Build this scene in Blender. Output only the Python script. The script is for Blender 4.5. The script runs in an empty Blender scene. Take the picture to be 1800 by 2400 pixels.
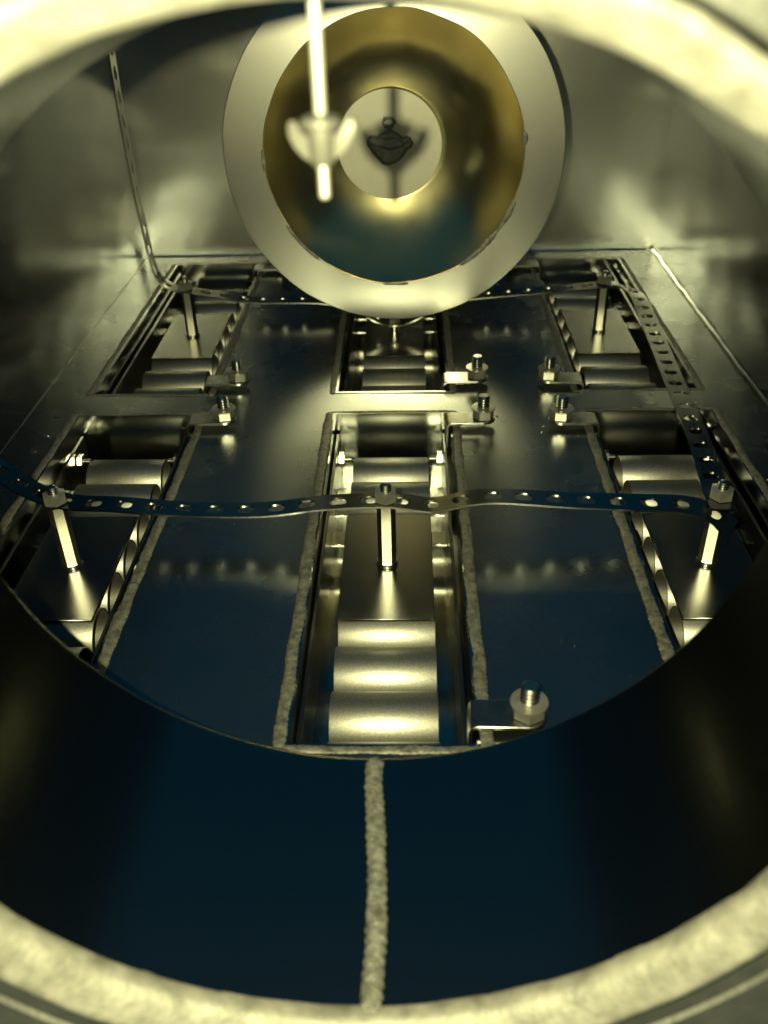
import bpy, math, random
from math import sin, cos, pi, radians, sqrt, atan2, hypot
from mathutils import Vector, Matrix, noise

random.seed(7)
S = bpy.context.scene
COL = S.collection

# ------------------------------------------------------------------ camera
CAM_POS = Vector((0.0, 0.0, 0.2))
PITCH, YAW, ROLL = radians(33.55), radians(-2.0), radians(-1.5)
fw = Vector((sin(YAW) * cos(PITCH), cos(YAW) * cos(PITCH), -sin(PITCH)))
rt0 = Vector((cos(YAW), -sin(YAW), 0))
up0 = rt0.cross(fw)
rt = rt0 * cos(ROLL) + up0 * sin(ROLL)
up = up0 * cos(ROLL) - rt0 * sin(ROLL)
cam = bpy.data.cameras.new('camera')
cam_o = bpy.data.objects.new('camera', cam)
COL.objects.link(cam_o)
m = Matrix((rt, up, -fw)).transposed().to_4x4()
m.translation = CAM_POS
cam_o.matrix_world = m
cam.sensor_fit = 'VERTICAL'
cam.sensor_height = 36.0
cam.lens = 36.0 * 1950 / 2212
cam.clip_start = 0.004
cam.clip_end = 20
cam.dof.use_dof = True
cam.dof.focus_distance = 0.36
cam.dof.aperture_fstop = 14.5
S.camera = cam_o

# ------------------------------------------------------------------ light
W = bpy.data.worlds.new('World')
S.world = W
W.use_nodes = True
bg = W.node_tree.nodes['Background']
bg.inputs[0].default_value = (0.0, 0.50, 0.90, 1)  # navy ambient added to tint the shadows; ceiling left off to admit it
bg.inputs[1].default_value = 0.082

fl = bpy.data.lights.new('flash_lamp', 'POINT')
fl.energy = 9.6
fl.color = (1.0, 0.95, 0.45)
fl.shadow_soft_size = 0.0013
fl_o = bpy.data.objects.new('flash_lamp', fl)
COL.objects.link(fl_o)
fl_o.location = (-0.0140, -0.002, 0.202)

S.view_settings.view_transform = 'Standard'
S.view_settings.look = 'None'
S.view_settings.exposure = 0.0
S.view_settings.gamma = 1.0
S.view_settings.use_curve_mapping = False
S.render.engine = 'CYCLES'
cy = S.cycles
cy.use_denoising = True
cy.sample_clamp_indirect = 6.0
cy.max_bounces = 10
cy.glossy_bounces = 8
cy.diffuse_bounces = 3
cy.blur_glossy = 0.3


# ------------------------------------------------------------------ materials
def metal(name, col, rough, metallic=1.0, grain=None, wave=None, rough_var=0.0, mottle=0.0,
          mottle_scale=120, scratch=None, spec=0.5):
    mt = bpy.data.materials.new(name)
    mt.use_nodes = True
    nt = mt.node_tree
    b = nt.nodes['Principled BSDF']
    b.inputs['Base Color'].default_value = (*col, 1)
    b.inputs['Metallic'].default_value = metallic
    b.inputs['Roughness'].default_value = rough
    b.inputs['Specular IOR Level'].default_value = spec
    tc = nt.nodes.new('ShaderNodeTexCoord')
    norm = None

    def nz(scale, detail, vec=None):
        n = nt.nodes.new('ShaderNodeTexNoise')
        n.inputs['Scale'].default_value = scale
        n.inputs['Detail'].default_value = detail
        nt.links.new(vec or tc.outputs['Object'], n.inputs['Vector'])
        return n
    for spec_ in (wave, grain):
        if spec_:
            sc, st, dist = spec_
            n = nz(sc, 2)
            bp = nt.nodes.new('ShaderNodeBump')
            bp.inputs['Strength'].default_value = st
            bp.inputs['Distance'].default_value = dist
            nt.links.new(n.outputs['Fac'], bp.inputs['Height'])
            if norm:
                nt.links.new(norm, bp.inputs['Normal'])
            norm = bp.outputs['Normal']
    if scratch:                                    # stretched noise: rolling marks along one axis
        vec, st = scratch
        mp = nt.nodes.new('ShaderNodeMapping')
        mp.inputs['Scale'].default_value = vec
        nt.links.new(tc.outputs['Object'], mp.inputs['Vector'])
        n = nz(1.0, 4, mp.outputs['Vector'])
        bp = nt.nodes.new('ShaderNodeBump')
        bp.inputs['Strength'].default_value = st
        bp.inputs['Distance'].default_value = 0.0002
        nt.links.new(n.outputs['Fac'], bp.inputs['Height'])
        if norm:
            nt.links.new(norm, bp.inputs['Normal'])
        norm = bp.outputs['Normal']
    if norm:
        nt.links.new(norm, b.inputs['Normal'])
    if rough_var:
        n = nz(38, 5)
        mr = nt.nodes.new('ShaderNodeMapRange')
        mr.inputs['From Min'].default_value = 0.3
        mr.inputs['From Max'].default_value = 0.7
        mr.inputs['To Min'].default_value = max(0.02, rough - rough_var)
        mr.inputs['To Max'].default_value = rough + rough_var
        nt.links.new(n.outputs['Fac'], mr.inputs['Value'])
        nt.links.new(mr.outputs['Result'], b.inputs['Roughness'])
    if mottle:
        n = nz(mottle_scale, 6)
        mx = nt.nodes.new('ShaderNodeMix')
        mx.data_type = 'RGBA'
        mx.inputs['A'].default_value = (*[c * (1 - mottle) for c in col], 1)
        mx.inputs['B'].default_value = (*[min(1, c * (1 + mottle)) for c in col], 1)
        mr = nt.nodes.new('ShaderNodeMapRange')
        mr.inputs['From Min'].default_value = 0.3
        mr.inputs['From Max'].default_value = 0.7
        nt.links.new(n.outputs['Fac'], mr.inputs['Value'])
        nt.links.new(mr.outputs['Result'], mx.inputs['Factor'])
        nt.links.new(mx.outputs['Result'], b.inputs['Base Color'])
    return mt


M = {
    'floor': metal('rolled_steel_floor', (.25, .265, .275), .27, wave=(16, .10, .004), rough_var=.012, scratch=((700, 12, 12), .04)),
    'side_sheet': metal('smooth_steel_wall', (.21, .225, .24), .20, wave=(7, .10, .006), scratch=((14, 14, 500), .03)),
    'wall': metal('rolled_steel_wall', (.46, .465, .47), .245, wave=(7, .08, .006), scratch=((500, 14, 14), .03)),
    'box': metal('polished_slot_steel', (.34, .35, .345), .14, wave=(30, .15, .002), rough_var=.03,
                 scratch=((900, 900, 14), .05)),
    'collar': metal('smooth_collar_steel', (.18, .195, .20), .175, wave=(14, .1, .003)),
    'lip': metal('galvanised_lip', (.105, .103, .097), .55, metallic=.1, grain=(500, .25, .001), mottle=.38, mottle_scale=200),
    'outer': metal('dull_outer_flange', (.06, .062, .064), .5, metallic=.5, grain=(500, .2, .0006), mottle=.2),
    'weld': metal('weld_metal', (.088, .088, .084), .5, metallic=.45, grain=(1500, .6, .0006), mottle=.55, mottle_scale=450),
    'tube': metal('bead_blasted_tube', (.25, .247, .24), .46, grain=(3000, .12, .0003), mottle=.22, mottle_scale=1600),
    'plate': metal('satin_cover_plate', (.17, .17, .17), .26, grain=(1800, .1, .0003), scratch=((40, 900, 40), .08)),
    'side': metal('dark_side_plate', (.13, .135, .14), .30, grain=(900, .1, .0004)),
    'zinc': metal('zinc_hardware', (.42, .415, .395), .22, grain=(700, .1, .0004), rough_var=.04),
    'post': metal('turned_post', (.27, .267, .25), .30, scratch=((1400, 1400, 20), .25)),
    'nut': metal('dull_zinc_nut', (.30, .297, .28), .36, metallic=.85, grain=(900, .12, .0004), mottle=.2, mottle_scale=300),
    'tab': metal('dull_tab_steel', (.24, .24, .235), .28, grain=(700, .1, .0004), mottle=.25, mottle_scale=200),
    'rod': metal('bright_rod', (.38, .375, .36), .45, metallic=.6),
    'wing': metal('dull_wing_nut', (.085, .084, .08), .5, metallic=.5),
    'strap': metal('strap_steel', (.25, .25, .245), .22, grain=(900, .1, .0004), rough_var=.04),
    'flange': metal('satin_flange', (.50, .495, .49), .26, wave=(10, .05, .003)),
    'bowl': metal('polished_brassy_bowl', (.60, .53, .31), .21, wave=(14, .45, .006), rough_var=.02),
    'disc': metal('matte_hub_disc', (.29, .285, .265), .5, metallic=.4, grain=(1600, .15, .0003), mottle=.05),
    'mark': metal('dark_mark', (.05, .053, .056), .35, metallic=.3),
    'mark_fill': metal('grey_mark', (.14, .14, .135), .3, metallic=.5, mottle=.3, mottle_scale=300),
}


# ------------------------------------------------------------------ mesh helpers
class MB:
    def __init__(self):
        self.v, self.f = [], []

    def add(self, vs, fs):
        o = len(self.v)
        self.v += [tuple(p) for p in vs]
        self.f += [tuple(i + o for i in f) for f in fs]
        return self

    def box(self, x0, x1, y0, y1, z0, z1):
        return self.add([(x0, y0, z0), (x1, y0, z0), (x1, y1, z0), (x0, y1, z0),
                         (x0, y0, z1), (x1, y0, z1), (x1, y1, z1), (x0, y1, z1)],
                        [(0, 3, 2, 1), (4, 5, 6, 7), (0, 1, 5, 4), (1, 2, 6, 5), (2, 3, 7, 6), (3, 0, 4, 7)])

    def lathe(self, prof, n=32, axis='z', origin=(0, 0, 0), close=False, phase=0.0):
        """prof: list of (r, h) going up the axis; r = 0 closes with a point."""
        vs, fs = [], []
        rings = []
        for r, h in prof:
            if r <= 1e-9:
                vs.append(self._ax(0, 0, h, axis, origin))
                rings.append([len(vs) - 1])
            else:
                st = len(vs)
                for k in range(n):
                    a = 2 * pi * k / n + phase
                    vs.append(self._ax(r * cos(a), r * sin(a), h, axis, origin))
                rings.append(list(range(st, st + n)))
        pairs = list(zip(rings[:-1], rings[1:]))
        if close:
            pairs.append((rings[-1], rings[0]))
        for A, B in pairs:
            if len(A) == 1 and len(B) == 1:
                continue
            for k in range(n):
                k2 = (k + 1) % n
                if len(A) == 1:
                    fs.append((A[0], B[k2], B[k]))
                elif len(B) == 1:
                    fs.append((A[k], A[k2], B[0]))
                else:
                    fs.append((A[k], A[k2], B[k2], B[k]))
        return self.add(vs, fs)

    @staticmethod
    def _ax(a, b, h, axis, o):
        if axis == 'z':
            return (o[0] + a, o[1] + b, o[2] + h)
        if axis == 'x':
            return (o[0] + h, o[1] + a, o[2] + b)
        return (o[0] + b, o[1] + h, o[2] + a)

    def build(self, name, mat, parent=None, smooth=True, angle=35, loc=None):
        me = bpy.data.meshes.new(name)
        me.from_pydata(self.v, [], self.f)
        me.validate()
        me.update()
        import bmesh
        bm = bmesh.new()
        bm.from_mesh(me)
        bmesh.ops.recalc_face_normals(bm, faces=bm.faces)
        lim = radians(angle)
        for f in bm.faces:
            f.smooth = smooth
        if smooth:
            for e in bm.edges:
                if len(e.link_faces) == 2 and e.calc_face_angle(0) > lim:
                    e.smooth = False
        bm.to_mesh(me)
        bm.free()
        me.materials.append(M[mat])
        o = bpy.data.objects.new(name, me)
        COL.objects.link(o)
        if parent:
            o.parent = parent
        if loc:
            o.location = loc
        return o


def bevel(o, w=0.0003, seg=2):
    md = o.modifiers.new('bevel', 'BEVEL')
    md.width = w
    md.segments = seg
    md.limit_method = 'ANGLE'
    md.angle_limit = radians(40)
    return o


def thing(name, label, cat, loc=(0, 0, 0), group=None, rz=0):
    o = bpy.data.objects.new(name, None)
    o.empty_display_size = .01
    COL.objects.link(o)
    o.location = loc
    o.rotation_euler.z = rz
    tag(o, label, cat, group)
    return o


def tag(o, label, cat, group=None):
    o['label'] = label
    o['category'] = cat
    if group:
        o['group'] = group
    return o


def structure(o, label=None):
    o['kind'] = 'structure'
    return o


def copy_tree(o, parent=None):
    c = o.copy()
    COL.objects.link(c)
    c.parent = parent
    for ch in list(o.children):
        copy_tree(ch, c)
    return c


def catmull(pts, n):
    out = []
    P = [Vector(p) for p in pts]
    P = [P[0] * 2 - P[1]] + P + [P[-1] * 2 - P[-2]]
    for i in range(1, len(P) - 2):
        a, b, c_, d = P[i - 1:i + 3]
        for k in range(n):
            t = k / n
            out.append(.5 * ((2 * b) + (c_ - a) * t + (2 * a - 5 * b + 4 * c_ - d) * t * t + (-a + 3 * b - 3 * c_ + d) * t ** 3))
    out.append(P[-2])
    return out


def weld(path, r, upv, wid=1.0, hei=.36, step=.0005, seed=0, pitch=.0021, blob=.16, name='weld_bead', mat='weld', parent=None):
    """a ripple bead laid along a polyline; upv is the direction the crown of the bead faces (vector or function of t)"""
    P = [Vector(p) for p in path]
    L = [0]
    for a, b in zip(P[:-1], P[1:]):
        L.append(L[-1] + (b - a).length)
    tot = L[-1]
    n = max(4, int(tot / step))
    K = 9
    mb = MB()
    vs, fs = [], []
    for i in range(n + 1):
        s = tot * i / n
        j = max(0, min(len(P) - 2, next((q for q in range(len(L) - 1) if L[q + 1] >= s), len(P) - 2)))
        t = (s - L[j]) / max(1e-9, L[j + 1] - L[j])
        p = P[j].lerp(P[j + 1], t)
        T = (P[j + 1] - P[j]).normalized()
        u = Vector(upv(s / tot) if callable(upv) else upv)
        sd = T.cross(u).normalized()
        big = noise.noise(Vector((s * 130, seed * 9.1, 0)))
        off = noise.noise(Vector((s * 60, seed * 5.3, 4)))
        end = min(1, (s + .0006) / .0022, (tot - s + .0006) / .0022)
        rr = r * (1 + blob * 1.5 * big) * sqrt(max(.05, end))
        for k in range(K):
            a = pi * k / (K - 1)
            edge = abs(cos(a))
            ph = (s + edge * edge * r * .9) / pitch * 2 * pi
            q = rr * (1 + .06 * sin(ph) + blob * .9 * noise.noise(Vector((s * 520, a * 2, seed))) + blob * .8 * noise.noise(Vector((s * 1500, a * 4, seed + 3))))
            vs.append(p + sd * (cos(a) * q * wid + off * r * .3) + u * (sin(a) * q * hei - r * .12))
    for i in range(n):
        for k in range(K - 1):
            b = i * K + k
            fs.append((b, b + 1, b + K + 1, b + K))
    fs.append(tuple(range(K)))
    fs.append(tuple(n * K + k for k in reversed(range(K))))
    mb.add(vs, fs)
    return mb.build(name, mat, parent, angle=70)


def thread_profile(r, h0, h1, pitch=.0009, depth=.00035):
    n = max(2, int((h1 - h0) / pitch))
    pr = []
    for i in range(n):
        z = h0 + (h1 - h0) * i / n
        d = (h1 - h0) / n
        pr += [(r - depth, z + d * .05), (r, z + d * .4), (r, z + d * .6), (r - depth, z + d * .95)]
    return pr


def hex_prism(mb, af, h0, h1, axis='z', origin=(0, 0, 0), ch=.0006, phase=0.0, top=True, bottom=False):
    """hex nut body with turned chamfer on its end faces"""
    R = af / sqrt(3)
    ri = af / 2
    prof_n = 6
    mb.lathe([(0, h0), (R - (ch if bottom else 0), h0)] + ([(R, h0 + ch * .6)] if bottom else []) +
             [(R, h1 - ch * .6), (ri * .97, h1), (0, h1)], 6, axis, origin, phase=phase)


# ------------------------------------------------------------------ setting: the steel chamber
XL, XR, YF, YB, ZT = -.1855, .1708, .162, .632, .212
COLS = {'L': -.1308, 'C': -.0085, 'R': .1138}
HWS = {'L': .0295, 'C': .0282, 'R': .0295}
ROWS = {'F': (.179, .387), 'B': (.4095, .6125)}


def floor_z(x, y):
    z = 0.0
    for (yc, amp, sg, k) in ((.2505, .00022, .0035, 41),):
        if yc == .2505 and x < .02:
            continue
        if yc == .2665 and x > 0:
            continue
        w = yc + .0028 * noise.noise(Vector((x * k, yc * 50, 0)))
        z += amp * (.55 + .8 * noise.noise(Vector((x * 45, 3, yc * 9)))) * math.exp(-((y - w) / sg) ** 2)
    z += .00022 * noise.noise(Vector((x * 22, y * 22, 1.7)))
    return z


def build_floor():
    xs, ys = set(), set()
    for q, cx in COLS.items():
        xs |= {round(cx - HWS[q], 5), round(cx + HWS[q], 5)}
    for a, b in ROWS.values():
        ys |= {a, b}
    xs |= {XL, XR}
    ys |= {YF, YB}

    def fill(s, d):
        s = sorted(s)
        out = []
        for a, b in zip(s[:-1], s[1:]):
            n = max(1, round((b - a) / d))
            out += [a + (b - a) * k / n for k in range(n)]
        return out + [s[-1]]
    X, Y = fill(xs, .0025), fill(ys, .0018)
    vs = [(x, y, floor_z(x, y)) for y in Y for x in X]
    fs = []
    for j in range(len(Y) - 1):
        ym = (Y[j] + Y[j + 1]) / 2
        inrow = any(a < ym < b for a, b in ROWS.values())
        for i in range(len(X) - 1):
            xm = (X[i] + X[i + 1]) / 2
            if inrow and any(abs(xm - c) < HWS[q] for q, c in COLS.items()):
                continue
            b = j * len(X) + i
            fs.append((b, b + 1, b + len(X) + 1, b + len(X)))
    return structure(MB().add(vs, fs).build('floor', 'floor'))


floor = build_floor()
mb = MB()
for k in range(190):
    x, y = random.uniform(-.17, .16), random.uniform(.2, .6)
    if any(abs(x - c) < .034 for c in COLS.values()):
        continue
    r = random.uniform(.00012, .0004)
    mb.lathe([(0, -r), (r * .8, -r * .5), (r, 0), (r * .7, r * .6), (0, r * .9)], 8, 'z', (x, y, floor_z(x, y) + r * .3))
for (x, y) in ((.0455, .181), (.0425, .179), (.044, .378), (.0415, .383), (.045, .366), (.062, .372), (.0605, .366)):
    r = .0006
    mb.lathe([(0, -r), (r * .8, -r * .5), (r, 0), (r * .7, r * .6), (0, r * .9)], 8, 'z', (x, y, floor_z(x, y) + r * .3))
sp = mb.build('weld_spatter', 'zinc', floor)
sp['kind'] = 'stuff'

t = .002


def wall_grid(name, fn, nu, nv, mat='wall'):
    vs = [fn(i / nu, j / nv) for j in range(nv + 1) for i in range(nu + 1)]
    fs = [(j * (nu + 1) + i, j * (nu + 1) + i + 1, (j + 1) * (nu + 1) + i + 1, (j + 1) * (nu + 1) + i)
          for j in range(nv) for i in range(nu)]
    o = structure(MB().add(vs, fs).build(name, mat))
    md = o.modifiers.new('sheet', 'SOLIDIFY')
    md.thickness = .002
    md.offset = 0
    md.use_rim = False
    return o


def wob(a, b, s):
    return .0005 * noise.noise(Vector((a * 14, b * 14, s)))


wall_back = wall_grid('wall_back', lambda u, v: (XL - .004 + (XR - XL + .008) * u, YB + .001 + wob(u, v, 3), -.002 + (ZT + .002) * v), 40, 26)
wall_left = wall_grid('wall_left', lambda u, v: (XL - .001 + wob(u, v, 8), YF + (YB + .003 - YF) * u, -.002 + (ZT + .002) * v), 50, 26, 'side_sheet')
wall_right = wall_grid('wall_right', lambda u, v: (XR + .001 + wob(u, v, 12), YF + (YB + .003 - YF) * u, -.002 + (ZT + .002) * v), 50, 26, 'side_sheet')

# front wall: a sheet with a round opening for the collar
CX, CZ1, RN1, Y1 = -.0093, .1040, .0868, .160     # inner end of the collar
CX0, CZ0, RN0, Y0 = -.0092, .1050, .0874, .1005    # outer end of the collar
mb = MB()
n = 96
ring, rect = [], []
for k in range(n):
    a = 2 * pi * k / n
    ring.append((CX + (RN1 + .0015) * cos(a), .161, CZ1 + (RN1 + .0015) * sin(a)))
    dx, dz = cos(a), sin(a)
    tx = ((XR - CX) if dx > 0 else (XL - CX)) / dx if abs(dx) > 1e-6 else 9
    tz = ((ZT - CZ1) if dz > 0 else (0 - CZ1)) / dz if abs(dz) > 1e-6 else 9
    tt = min(tx, tz)
    rect.append((CX + dx * tt, .161, CZ1 + dz * tt))
mb.add(ring + rect, [(k, (k + 1) % n, n + (k + 1) % n, n + k) for k in range(n)])
wall_front = structure(mb.build('wall_front', 'wall'))
wall_front.modifiers.new('sheet', 'SOLIDIFY').thickness = .0015
# seam beads where the sheets meet
weld([(XR - .0008, .17, .0008), (XR - .0008, YB - .002, .0008)], (.0022), Vector((-.7, 0, .7)), seed=31, blob=.015, pitch=.05,
     name='seam_bead', mat='side_sheet', parent=wall_right)
weld([(XL + .0003, .17, .0002), (XL + .0003, YB - .002, .0002)], .0004, Vector((.7, 0, .7)), seed=32, blob=.05, pitch=.004,
     name='seam_bead', mat='side', parent=wall_left)
weld([(XL + .004, YB - .0004, .0003), (XR - .004, YB - .0004, .0003)], .0011, Vector((0, -.7, .7)), seed=33, blob=.1, pitch=.003,
     name='seam_bead', mat='wall', parent=wall_back)


# ------------------------------------------------------------------ slot boxes let into the floor
BOT = -.0352
WORDS = {('L', 'F'): 'near left slot, where the near strap begins', ('L', 'B'): 'far left slot, under the hanging strap',
         ('C', 'F'): 'near middle slot, brightest tubes', ('C', 'B'): 'far middle slot, below the round flange',
         ('R', 'F'): 'near right slot, where two straps meet', ('R', 'B'): 'far right slot, beside the lengthwise strap'}


def slot_box(cx, row, col):
    y0, y1 = ROWS[row]
    o = thing('slot_box', 'welded sheet steel box sunk in the floor, ' + WORDS[(col, row)].split(', ')[0] + ', ' +
              {'LF': 'near left corner of floor', 'LB': 'left of flange', 'CF': 'nearest in the middle column',
               'CB': 'directly under the round flange', 'RF': 'near right corner of floor', 'RB': 'right of flange'}[col + row],
              'slot box', (cx, (y0 + y1) / 2, 0), 'boxes sunk in the floor')
    h = (y1 - y0) / 2
    w = HWS[col] + .0004
    h2 = h + .0004
    for s in (-1, 1):
        MB().box(min(s * w, s * (w - .0012)), max(s * w, s * (w - .0012)), -h2, h2, BOT, .0004).build('side_wall', 'box', o)
    for s in (-1, 1):
        a, b = s * h2, s * (h2 - .0012)
        MB().box(-w + .0012, w - .0012, min(a, b), max(a, b), BOT, .0004).build('end_wall', 'box', o)
    MB().box(-w, w, -h2, h2, BOT - .0012, BOT).build('bottom', 'box', o)
    sd = hash((col, row)) % 5 + ord(col) % 7
    sd = {'L': 1, 'C': 2, 'R': 3}[col] + (4 if row == 'F' else 0)
    U = Vector((0, 0, 1))
    e = w + .0013
    # lengthwise beads are heavy, cross beads slimmer
    for s in (-1, 1):
        heavy = .0022 if row == 'F' else .0018
        weld([(s * e, -h2 - .001, .0002), (s * (e + .0004 * sin(sd)), -h2 * .3, .0003), (s * e, h2 * .4, .0002), (s * e, h2 + .001, .0002)],
             heavy, U, seed=sd * 3 + s, blob=.13 if row == 'F' else .12, parent=o)
    weld([(-w - .001, h2 + .0004, .0002), (0, h2 + .0009, .0003), (w + .001, h2 + .0004, .0002)], .0014, U, seed=sd + 50, parent=o)
    if row == 'F':
        weld([(-w - .001, -h2 - .0006, .0002), (w + .001, -h2 - .0006, .0002)], .0016, U, seed=sd + 70, parent=o)
    else:
        weld([(-w - .001, -h2 - .0002, .0001), (w + .001, -h2 - .0002, .0001)], .0007, U, seed=sd + 70, blob=.05, parent=o)
    return o


for col, cx in COLS.items():
    for row in ROWS:
        slot_box(cx, row, col)


# ------------------------------------------------------------------ tube modules standing in the slots
TR, PITCHT = .0109, .0221
CREST = BOT + 2 * TR
PLZ = CREST + .0012          # top of the cover plate


def make_module(short=False):
    o = thing('tube_module', '', 'tube module')
    for k in range(9):
        y = -.0955 + k * PITCHT
        mb = MB()
        jit = random.uniform(-.0004, .0004)
        mb.lathe([(TR - .0009, -.0176), (TR - .0001, -.0176), (TR, -.0174), (TR, .0174), (TR - .0001, .0176), (TR - .0009, .0176)],
                 40, 'x', (jit, 0, 0), close=True)
        tb = mb.build('tube', 'tube', o)
        tb.location = (0, y, BOT + TR)
    cp = MB().box(-.0177, .0177, -.034, .034, CREST, PLZ).build('cover_plate', 'plate', o)
    bevel(cp, .0002, 1)
    for s in (-1, 1):
        x0, x1 = sorted((s * .0248, s * .0262))
        sp_ = MB().box(x0, x1, -.099, .1005, BOT, -.0095).build('side_plate', 'side', o)
        bevel(sp_, .0002, 1)
    # polished tiles, added to imitate gleams of the lit slot bottom beside the tubes
    for s in (-1, 1):
        for y in (.0535, .0665, .031):
            x0, x1 = sorted((s * .0181, s * .0246))
            tl = MB().box(x0, x1, y - .0048, y + .0048, -.0235, -.0222).build('glint_tile', 'zinc', o)
            bevel(tl, .0002, 1)
    # clamp bolts at the far end
    for s in (-1, 1):
        mb = MB()
        x0 = s * .0182
        prof = thread_profile(.0014, 0, .0066)
        mb.lathe([(0, 0)] + prof + [(0, .0066)], 14, 'x', (min(x0, x0 + s * .0066), .0865, -.0155))
        bo = mb.build('clamp_bolt', 'zinc', o)
        mb = MB()
        hex_prism(mb, .0062, 0, .0030, 'x', (s * .0246 if s < 0 else .0216, .0865, -.0155), bottom=True)
        mb.build('nut', 'zinc', bo)
    # standoff post in the middle of the cover plate
    if not short:
        mb = MB()
        hex_prism(mb, .0062, PLZ + .0016, .0160, ch=.0003)
        st = mb.build('standoff', 'post', o)
        mb = MB()
        mb.lathe([(0, PLZ), (.0042, PLZ), (.0043, PLZ + .0004), (.0040, PLZ + .0016), (0, PLZ + .0016)], 28)
        mb.build('washer', 'zinc', st)
        top = .0171
    else:
        mb = MB()
        mb.lathe([(0, PLZ), (.0024, PLZ), (.0024, -.0066), (0, -.0066)], 20)
        st = mb.build('standoff', 'zinc', o)
        mb = MB()
        mb.lathe([(0, PLZ), (.0036, PLZ), (.0036, PLZ + .0008), (0, PLZ + .0008)], 24)
        mb.build('washer', 'zinc', st)
        top = -.0056
    mb = MB()
    hex_prism(mb, .0078 if not short else .006, top, top + .0042 - (.0012 if short else 0), bottom=True, phase=.52)
    nt_ = mb.build('top_nut', 'nut', o)
    mb = MB()
    z0, z1 = top + .003, top + .0072
    pr = thread_profile(.0021, z0, z1 - .0006, .0008, .0003)
    mb.lathe([(0, z0)] + pr + [(.0015, z1 - .0003), (0, z1)], 18)
    mb.build('stud_tip', 'zinc', nt_)
    return o


ML = {'LF': 'row of metal tubes under a dark cover plate, near left slot, its post leaning from view at left edge',
      'LB': 'row of metal tubes under a pale cover plate, far left slot below the hanging strap',
      'CF': 'row of brightly lit metal tubes with a tall hex post, near middle slot',
      'CB': 'row of metal tubes with a short bolt under the sagging strap, below flange',
      'RF': 'row of metal tubes under a dark cover plate, near right slot where two straps meet',
      'RB': 'row of metal tubes under a pale cover plate, far right slot beside the lengthwise strap'}
ML['LF'] = 'row of metal tubes under a dark cover plate, near left slot'
MX = {'LF': -.1340, 'LB': -.1320, 'CF': -.0091, 'CB': -.0088, 'RF': .1149, 'RB': .1143}
MY = {'F': .2838, 'B': .5165}
TURN = {'LF': .43, 'LB': .16, 'CF': 0, 'CB': .2, 'RF': -.39, 'RB': -.2}     # how far each hex post happens to be screwed round
proto = make_module()
first = True
for col, cx in COLS.items():
    for row in ('F', 'B'):
        if col + row == 'CB':
            o = make_module(short=True)
        elif first:
            o, first = proto, False
        else:
            o = copy_tree(proto)
        o.location = (MX[col + row], MY[row], 0)
        for ch in o.children:
            if ch.name.startswith(('standoff', 'top_nut')):
                ch.rotation_euler.z = TURN[col + row]
        tag(o, ML[col + row], 'tube module', 'tube modules in the floor slots')


# ------------------------------------------------------------------ hold-down tabs with stud and nut
def make_tab():
    o = thing('hold_down_tab', '', 'tab bracket')
    # strip lying along +x from the slot edge, bending down into the slot at its root
    w = .0056
    th = .0013
    z0 = .0026
    prof = [(-.0020, -.012), (-.0020, z0 - .0012), (-.0016, z0 - .0003), (-.0007, z0), (.0142, z0)]
    mb = MB()
    vs, fs = [], []

    def off(i):
        x, z = prof[i]
        a = prof[max(0, i - 1)]
        b = prof[min(len(prof) - 1, i + 1)]
        tx, tz = b[0] - a[0], b[1] - a[1]
        l = hypot(tx, tz)
        return (x - tz / l * th, z + tx / l * th)
    outer = [off(i) for i in range(len(prof))]
    for i, (p, q) in enumerate(zip(prof, outer)):
        for (x, z) in (p, q):
            vs.append((x, -w, z))
            vs.append((x, w, z))
    nn = len(prof)
    for i in range(nn - 1):
        a, b = i * 4, i * 4 + 4
        fs += [(a, a + 1, b + 1, b), (a + 2, b + 2, b + 3, a + 3), (a, b, b + 2, a + 2), (a + 1, a + 3, b + 3, b + 1)]
    fs.append((0, 2, 3, 1))
    mb.add(vs, fs)
    # rounded end
    K = 14
    c = []
    for k in range(K + 1):
        a = -pi / 2 + pi * k / K
        c.append((.0142 + w * cos(a), w * sin(a)))
    vs = [(x, y, z0) for x, y in c] + [(x, y, z0 + th) for x, y in c]
    fs = [(k, k + 1, K + 2 + k, K + 1 + k) for k in range(K)] + [tuple(range(K + 1)), tuple(range(K + 1, 2 * K + 2))]
    mb.add(vs, fs)
    tb = mb.build('tab', 'tab', o, angle=40)
    bevel(tb, .00025, 2)
    B = z0 + th
    mb = MB()
    hex_prism(mb, .0086, B, B + .0044, phase=0, ch=.0005, bottom=True)
    nu = mb.build('nut', 'nut', o)
    nu.location = (.0142, 0, 0)
    mb = MB()
    mb.lathe([(0, B + .0044), (.0052, B + .0044), (.0056, B + .0047), (.0055, B + .0052), (.003, B + .0054), (0, B + .0054)], 32)
    wa = mb.build('washer', 'nut', o)
    wa.location = (.0142, 0, 0)
    mb = MB()
    z1 = B + .0112
    pr = thread_profile(.0028, B + .0054, z1 - .0006, .0012, .0006)
    mb.lathe([(0, B + .005)] + pr + [(.0026, z1 - .0004), (.0021, z1), (0, z1)], 24)
    sd = mb.build('stud', 'zinc', o)
    sd.location = (.0142, 0, 0)
    return o


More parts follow.
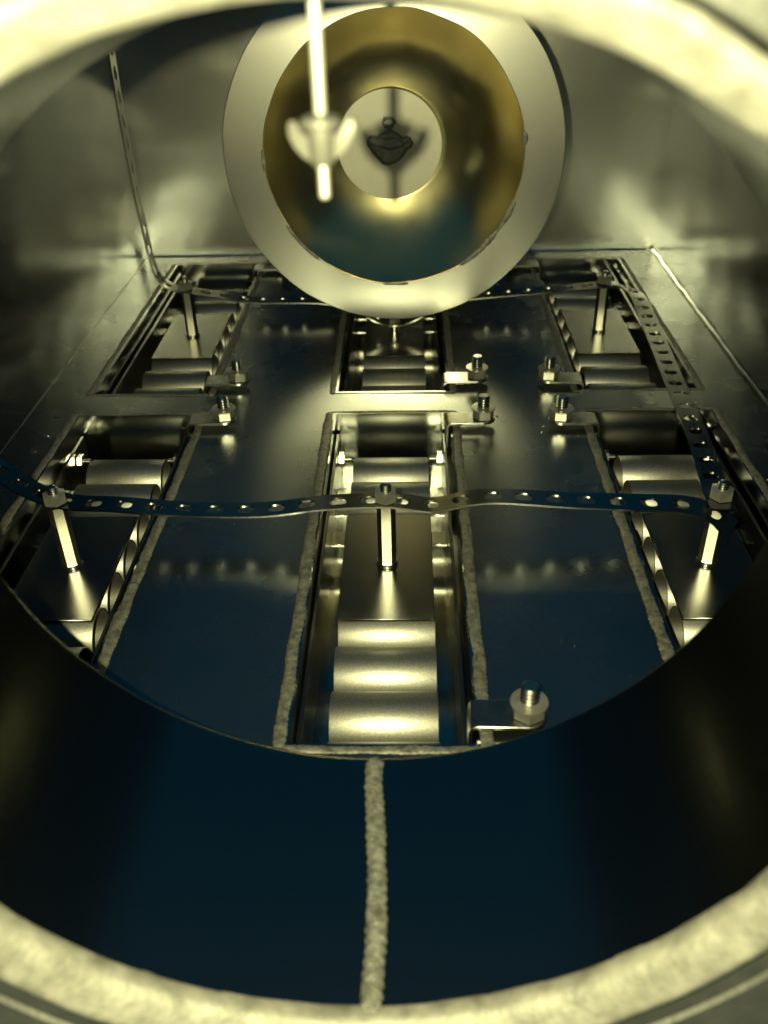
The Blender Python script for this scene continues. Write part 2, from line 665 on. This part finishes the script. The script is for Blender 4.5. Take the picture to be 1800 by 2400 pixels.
tab0 = make_tab()
TABS = [('C', 'F', .1886, 1, 'nearest of the bolted tabs, beside the brightest tubes'),
        ('C', 'F', .3745, 1, 'bolted tab right of near middle slot, by its far end'),
        ('C', 'B', .4190, 1, 'bolted tab right of far middle slot, in front of the flange'),
        ('L', 'F', .3765, 1, 'bolted tab at far end of near left slot, lit nut'),
        ('L', 'B', .4185, 1, 'bolted tab at near end of far left slot'),
        ('L', 'B', .5950, 1, 'bolted tab at far end of far left slot, half hidden by flange'),
        ('R', 'F', .3735, -1, 'bolted tab left of near right slot, at its far end'),
        ('R', 'B', .4170, -1, 'bolted tab left of far right slot, at its near end'),
        ('R', 'B', .5950, -1, 'bolted tab at far end of far right slot, half hidden by flange')]
for i, (col, row, y, s, lab) in enumerate(TABS):
    o = tab0 if i == 0 else copy_tree(tab0)
    o.location = (COLS[col] + s * (HWS[col] + .0002), y, 0)
    o.rotation_euler.z = (0 if s > 0 else pi) + random.uniform(-.03, .03)
    for ch in o.children:
        if ch.name.startswith(('nut',)):
            ch.rotation_euler.z = [.52, .1, .3, .23, .4, .7, -.19, -.1, .3][i]
    tag(o, lab, 'tab bracket', 'bolted hold-down tabs')


# ------------------------------------------------------------------ perforated straps
def strap(name, label, ctrl, wdirs, width, pitch=.0116, hole=(.0033, .0029), th=.0008, phase=0.0, end_round=False):
    pts = catmull(ctrl, 24)
    wd = catmull(wdirs, 24)
    L = [0]
    for a, b in zip(pts[:-1], pts[1:]):
        L.append(L[-1] + (b - a).length)
    tot = L[-1]

    def at(s, w, h):
        s = max(0, min(tot, s))
        lo, hi = 0, len(L) - 1
        while hi - lo > 1:
            md = (lo + hi) // 2
            if L[md] <= s:
                lo = md
            else:
                hi = md
        t_ = (s - L[lo]) / max(1e-9, L[hi] - L[lo])
        p = pts[lo].lerp(pts[hi], t_)
        T0 = (pts[min(lo + 1, len(pts) - 1)] - pts[max(lo - 1, 0)]).normalized()
        T1 = (pts[min(hi + 1, len(pts) - 1)] - pts[max(hi - 1, 0)]).normalized()
        T = T0.lerp(T1, t_).normalized()
        d = wd[lo].lerp(wd[hi], t_)
        d = (d - T * d.dot(T)).normalized()
        nn = T.cross(d)
        return p + d * w + nn * h
    n = max(1, int((tot - phase) / pitch))
    mb = MB()
    H = width / 2
    q = 4

    def cell(s0, s1, sc, hole_on):
        rect = [(s0 + (s1 - s0) * k / q, -H) for k in range(q)] + [(s1, -H + 2 * H * k / q) for k in range(q)] + \
               [(s1 - (s1 - s0) * k / q, H) for k in range(q)] + [(s0, H - 2 * H * k / q) for k in range(q)]
        N = len(rect)
        if not hole_on:
            grid = []
            for k in range(q + 1):
                s = s0 + (s1 - s0) * k / q
                grid += [at(s, -H, 0), at(s, H, 0), at(s, -H, th), at(s, H, th)]
            fs = []
            for k in range(q):
                a, b = 4 * k, 4 * k + 4
                fs += [(a, b, b + 1, a + 1), (a + 2, a + 3, b + 3, b + 2), (a, a + 2, b + 2, b), (a + 1, b + 1, b + 3, a + 3)]
            mb.add(grid, fs)
            return
        hol = []
        for (s, w) in rect:
            a = atan2(w / H, (s - sc) / ((s1 - s0) / 2))
            # rounded-rectangle hole (superellipse)
            c_, s_ = cos(a), sin(a)
            k = (abs(c_) ** 3 + abs(s_) ** 3) ** (-1 / 3)
            hol.append((sc + hole[0] * c_ * k, hole[1] * s_ * k))
        vs = [at(s, w, 0) for s, w in rect] + [at(s, w, 0) for s, w in hol] + \
             [at(s, w, th) for s, w in rect] + [at(s, w, th) for s, w in hol]
        fs = []
        for k in range(N):
            k2 = (k + 1) % N
            fs.append((k, N + k, N + k2, k2))
            fs.append((2 * N + k, 2 * N + k2, 3 * N + k2, 3 * N + k))
            fs.append((N + k, 3 * N + k, 3 * N + k2, N + k2))
            if k // q in (0, 2):
                fs.append((k, k2, 2 * N + k2, 2 * N + k))
        mb.add(vs, fs)
    if phase > .0005:
        cell(0, phase, phase / 2, False)
    s = phase
    while s + pitch <= tot + 1e-6:
        cell(s, s + pitch, s + pitch / 2, True)
        s += pitch
    if tot - s > .0005:
        cell(s, tot, (s + tot) / 2, False)
    import bmesh
    o = mb.build(name, 'strap', None, angle=50)
    bm = bmesh.new()
    bm.from_mesh(o.data)
    bmesh.ops.remove_doubles(bm, verts=bm.verts, dist=1e-6)
    bmesh.ops.recalc_face_normals(bm, faces=bm.faces)
    bm.to_mesh(o.data)
    bm.free()
    tag(o, label, 'strap', 'perforated steel straps')
    return o


ZS = .0161
# near strap, across the three near posts
strap('perforated_strap', 'wavy slotted metal strap running left to right across the three near posts',
      [(-.186, .322, .030), (-.170, .309, .0225), (-.152, .296, .0175), (-.1316, .2855, ZS), (-.112, .2835, .0158), (-.085, .2822, .0142),
       (-.055, .2818, .0140), (-.032, .2826, .0163), (-.0085, .2838, ZS + .0003), (.008, .2826, .0150), (.022, .2836, .0172), (.034, .2842, .0176),
       (.060, .2836, .0160), (.085, .2828, .0153), (.100, .2818, .0150), (.1105, .2775, .0140), (.1165, .2725, .0105)],
      [(0.25, 1, .1), (.35, 1, 0), (.3, 1, 0), (.1, 1, 0)] + [(0, 1, 0)] * 8 + [(0, 1, .05), (-.02, 1, .1), (.1, 1, .15), (.45, 1, .2), (.6, 1, .35)],
      .0098, phase=.0045, hole=(.0032, .0025))
# far strap: hangs down the left, crosses the far posts behind the flange
strap('perforated_strap', 'slotted metal strap hanging at left, bending across the far posts behind the flange',
      [(-.1508, .515, .212), (-.1520, .515, .185), (-.1526, .515, .15), (-.1528, .515, .113), (-.1522, .515, .085), (-.1511, .515, .059), (-.1494, .515, .034),
       (-.1465, .515, .0235), (-.1395, .515, .0182), (-.1305, .515, ZS + .0002), (-.112, .515, .0130), (-.09, .515, .0096), (-.053, .515, .0088), (-.033, .515, .0045),
       (-.020, .515, -.0030), (-.0085, .5165, -.0064), (.003, .515, -.0028), (.018, .515, .0052), (.0347, .515, .0098), (.072, .515, .0128), (.1, .515, .0150), (.1142, .515, ZS),
       (.1225, .515, .0158)],
      [(0, 1, 0)] * 23, .0105, hole=(.0033, .0026), phase=.003)
# lengthwise strap at the right, over the far and near right posts
strap('perforated_strap', 'lengthwise strap with round holes along the right, between far and near posts',
      [(.1140, .5205, .0172), (.1190, .5110, .0178), (.1245, .5010, .0195), (.1276, .4880, .0192), (.1266, .4570, .0182), (.1246, .4230, .018), (.1225, .3930, .018), (.1210, .3680, .018),
       (.1193, .3400, .0182), (.1174, .3180, .0180), (.1145, .2930, .0175), (.1138, .2760, .0170)],
      [(-1, -.5, .1), (-1, -.45, .1), (-1, -.3, .25), (-1, 0, .1)] + [(-1, 0, .0)] * 8,
      .0092, hole=(.0026, .0030), phase=.011)


# ------------------------------------------------------------------ round flange with polished bowl
FX, FY, FZ, FR, HR = -.0070, .470, .0995, .0846, .0645
fl_t = thing('pipe_flange', 'big round pipe flange with polished brassy bowl and pale centre disc', 'pipe flange', (FX, FY, FZ))
mb = MB()
n = 128
vs, fs = [], []


def wobr(k, amp, fr, sd_):
    a = 2 * pi * k / n
    return amp * noise.noise(Vector((cos(a) * fr, sin(a) * fr, sd_)))


for (base, y, amp, fr, sd_) in ((FR, 0, .0005, 3, 1), (FR, .003, .0005, 3, 1), (HR + .0006, .003, .0006, 4, 5), (HR, 0, .0006, 4, 5)):
    for k in range(n):
        a = 2 * pi * k / n
        r = base + wobr(k, amp, fr, sd_)
        vs.append((r * cos(a), y, r * sin(a)))
for ri in range(4):
    for k in range(n):
        fs.append((ri * n + k, ri * n + (k + 1) % n, ((ri + 1) % 4) * n + (k + 1) % n, ((ri + 1) % 4) * n + k))
ringo = mb.add(vs, fs).build('flange_ring', 'flange', fl_t)
bevel(ringo, .0004, 2)
# weld spots on the lip of the opening
for (a0, a1, r) in ((-58, -20, .0011), (-150, -128, .0007), (176, 186, .0008), (4, 9, .0009), (-96, -84, .0006)):
    pth = [((HR + .0004) * cos(radians(a0 + (a1 - a0) * k / 10)), -.0003, (HR + .0004) * sin(radians(a0 + (a1 - a0) * k / 10))) for k in range(11)]
    weld(pth, r, Vector((0, -1, 0)), seed=a0, blob=.5, step=.0006, name='lip_weld', mat='weld', parent=fl_t)
# pipe from the flange to the back wall
MB().lathe([(HR + .004, .003), (HR + .004, YB - FY + .0005), (HR + .003, YB - FY + .0005), (HR + .003, .003)], 72, 'y', close=True).build('pipe', 'wall', fl_t)
# bowl: steep at the lip, rolling over to the flat centre
RD, DEP = .0271, .0290
FLO = DEP + .001
prof = []
for k in range(25):
    u = k / 24
    prof.append((HR + .0012 + (RD - .001 - HR - .0012) * u, .0031 + (DEP - .0031) * (u + .17 * sin(pi * u))))
mb = MB()
mb.lathe(prof + [(0, DEP + .0001)], 96, 'y')
MBo = mb.build('bowl', 'bowl', fl_t, angle=60)
mb = MB()
mb.lathe([(0, 0), (RD, 0), (RD + .0002, .0003), (RD, .0012), (.008, .0014), (.008, FLO - DEP + .0016), (0, FLO - DEP + .0016)], 80, 'y')
disc = mb.build('centre_disc', 'disc', fl_t)
disc.location = (-.0024, DEP - .0016, -.0003)
# mark in the middle of the disc: flat patch with a raised dark outline
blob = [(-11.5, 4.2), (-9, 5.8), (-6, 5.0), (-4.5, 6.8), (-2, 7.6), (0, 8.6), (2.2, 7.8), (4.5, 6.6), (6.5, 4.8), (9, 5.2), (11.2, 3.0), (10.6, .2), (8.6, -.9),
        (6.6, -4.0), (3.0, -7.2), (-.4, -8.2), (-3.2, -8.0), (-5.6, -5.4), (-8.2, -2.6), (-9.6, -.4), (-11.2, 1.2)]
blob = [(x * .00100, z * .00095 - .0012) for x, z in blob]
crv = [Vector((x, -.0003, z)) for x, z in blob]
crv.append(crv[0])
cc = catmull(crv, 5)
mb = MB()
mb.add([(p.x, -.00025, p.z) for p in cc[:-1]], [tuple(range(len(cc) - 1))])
patch = mb.build('mark_patch', 'mark_fill', disc)
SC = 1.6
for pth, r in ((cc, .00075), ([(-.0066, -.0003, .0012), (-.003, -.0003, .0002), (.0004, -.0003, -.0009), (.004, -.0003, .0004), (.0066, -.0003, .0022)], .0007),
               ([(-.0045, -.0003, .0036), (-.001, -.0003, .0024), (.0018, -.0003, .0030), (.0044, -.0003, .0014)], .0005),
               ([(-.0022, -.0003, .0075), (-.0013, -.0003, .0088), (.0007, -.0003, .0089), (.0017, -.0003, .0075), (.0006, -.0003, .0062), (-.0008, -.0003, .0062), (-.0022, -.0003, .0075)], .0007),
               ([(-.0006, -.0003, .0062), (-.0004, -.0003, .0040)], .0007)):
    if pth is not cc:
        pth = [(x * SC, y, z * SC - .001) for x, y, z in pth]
    weld(pth, r, Vector((0, -1, 0)), seed=int(r * 1e6), blob=.5, step=.0004, name='mark_outline', mat='mark', parent=disc)


# ------------------------------------------------------------------ access collar the view looks through
col_t = thing('access_collar', 'round steel collar framing the view, dark inside with a weld seam', 'collar', (0, 0, 0))
n = 160


def ringpts(cx, cz, r, y, amp=0, fr=6, sd_=0, tilt=1.0):
    out = []
    for k in range(n):
        a = 2 * pi * k / n
        q = r + amp * noise.noise(Vector((cos(a) * fr, sin(a) * fr, sd_)))
        out.append((cx + q * cos(a), y + tilt * (.0875 * q * sin(a) + .0175 * q * cos(a)), cz + q * sin(a)))
    return out


def loft(rings, name, mat, parent, close=True, angle=35):
    mb = MB()
    vs = [p for r in rings for p in r]
    R = len(rings)
    fs = []
    for i in range(R if close else R - 1):
        j = (i + 1) % R
        for k in range(n):
            k2 = (k + 1) % n
            fs.append((i * n + k, i * n + k2, j * n + k2, j * n + k))
    return mb.add(vs, fs).build(name, mat, parent, angle=angle)


tube_r = []
for u in (0, .2, .4, .6, .8, 1):
    y = Y0 + .0034 + (Y1 - Y0 - .0034) * u
    tube_r.append(ringpts(CX0 + (CX - CX0) * u, CZ0 + (CZ1 - CZ0) * u, RN0 + (RN1 - RN0) * u + .0007, y, .0004, 3, 2, 1 - u))
for u in (1, 0):
    y = Y0 + .0034 + (Y1 - Y0 - .0034) * u
    tube_r.append(ringpts(CX0 + (CX - CX0) * u, CZ0 + (CZ1 - CZ0) * u, RN0 + (RN1 - RN0) * u + .0016, y, .0004, 3, 2, 1 - u))
loft(tube_r, 'collar_tube', 'collar', col_t)
# rolled front lip: a rounded bead standing proud
lip = []
for (dr, dy) in ((.0004, .0036), (.0, .0012), (.0002, 0), (.0014, -.0017), (.0030, -.0035), (.0046, -.0051), (.0052, -.0056), (.0058, -.0057),
                 (.0070, -.0054), (.0074, -.0047), (.0074, .0044), (.0018, .0044)):
    lip.append(ringpts(CX0, CZ0, RN0 + .0004 + dr * .88, Y0 + dy * (.86 if dy < 0 else 1), .0005, 9, 3))
loft(lip, 'front_lip', 'lip', col_t, angle=60)
out_r = [ringpts(CX0, CZ0, RN0 + dr, Y0 + dy) for dr, dy in ((.0079, .0036), (.0079, -.0010), (.0084, -.0016), (.0150, -.0016), (.0155, -.0010), (.0162, -.0010), (.0166, -.0020),
                                                            (.0250, -.0022), (.0330, -.0022), (.0330, .0036))]
loft(out_r, 'outer_flange', 'outer', col_t)
# lengthwise seam along the bottom of the collar
pth = []
for k in range(13):
    u = k / 12
    a = radians(-90.0) + radians(-.4 + .5 * sin(u * 5))
    cx_, cz_, r_ = CX0 + (CX - CX0) * u, CZ0 + (CZ1 - CZ0) * u, RN0 + (RN1 - RN0) * u
    pth.append((cx_ + .0012 + r_ * cos(a), Y0 - .0062 + (Y1 - Y0 + .0062) * u, cz_ + r_ * sin(a) + .0003))
weld(pth, .0022, Vector((0, 0, 1)), seed=90, hei=.3, blob=.12, pitch=.0024, name='weld_seam', mat='weld', parent=col_t)


# ------------------------------------------------------------------ clamp rod with wing nut
rod_t = thing('wing_nut_rod', 'bright thin rod with washer and wing nut hanging in front of the flange', 'wing nut', (-.0121, .135, .1654))
mb = MB()
pr = thread_profile(.00105, .0012, .0142, .0008, .0002)
mb.lathe([(0, 0), (.0008, .0002), (.00105, .0008)] + pr + [(.00105, .0150), (.00105, .0345), (0, .0345)], 20)
mb.build('rod', 'rod', rod_t)
mb = MB()
mb.lathe([(.0011, .0132), (.0038, .0129), (.0040, .0134), (.0036, .0144), (.0020, .0150), (.0011, .0151)], 32, close=True)
mb.build('washer', 'wing', rod_t)
mb = MB()
mb.lathe([(.0011, .0062), (.0019, .0062), (.0024, .0070), (.0028, .0128), (.0011, .0128)], 28, close=True)
for s, lift in ((-1, 0), (1, .0006)):
    # wing outline in the (x, z) plane, thick 0.9 mm, swept outward and up
    ol = [(.0016, .0064), (.0034, .0072), (.0052, .0088), (.0063, .0108), (.0066, .0126), (.0060, .0137), (.0050, .0136), (.0042, .0124), (.0032, .0112), (.0020, .0110)]
    N = len(ol)
    vs = []
    for y, k in ((-.00055, .93), (-.0004, 1), (.0004, 1), (.00055, .93)):
        cxm, czm = .004, .0102
        vs += [(s * (cxm + (x - cxm) * k), y, czm + (z - czm) * k + lift) for x, z in ol]
    fs = [tuple(range(N)), tuple(range(3 * N, 4 * N))]
    for l in range(3):
        fs += [(l * N + k, l * N + (k + 1) % N, (l + 1) * N + (k + 1) % N, (l + 1) * N + k) for k in range(N)]
    mb.add(vs, fs)
wn = mb.build('wing_nut', 'wing', rod_t, angle=40)
wn.rotation_euler.z = radians(-16)
rod_t.scale = (.77, .77, .77)
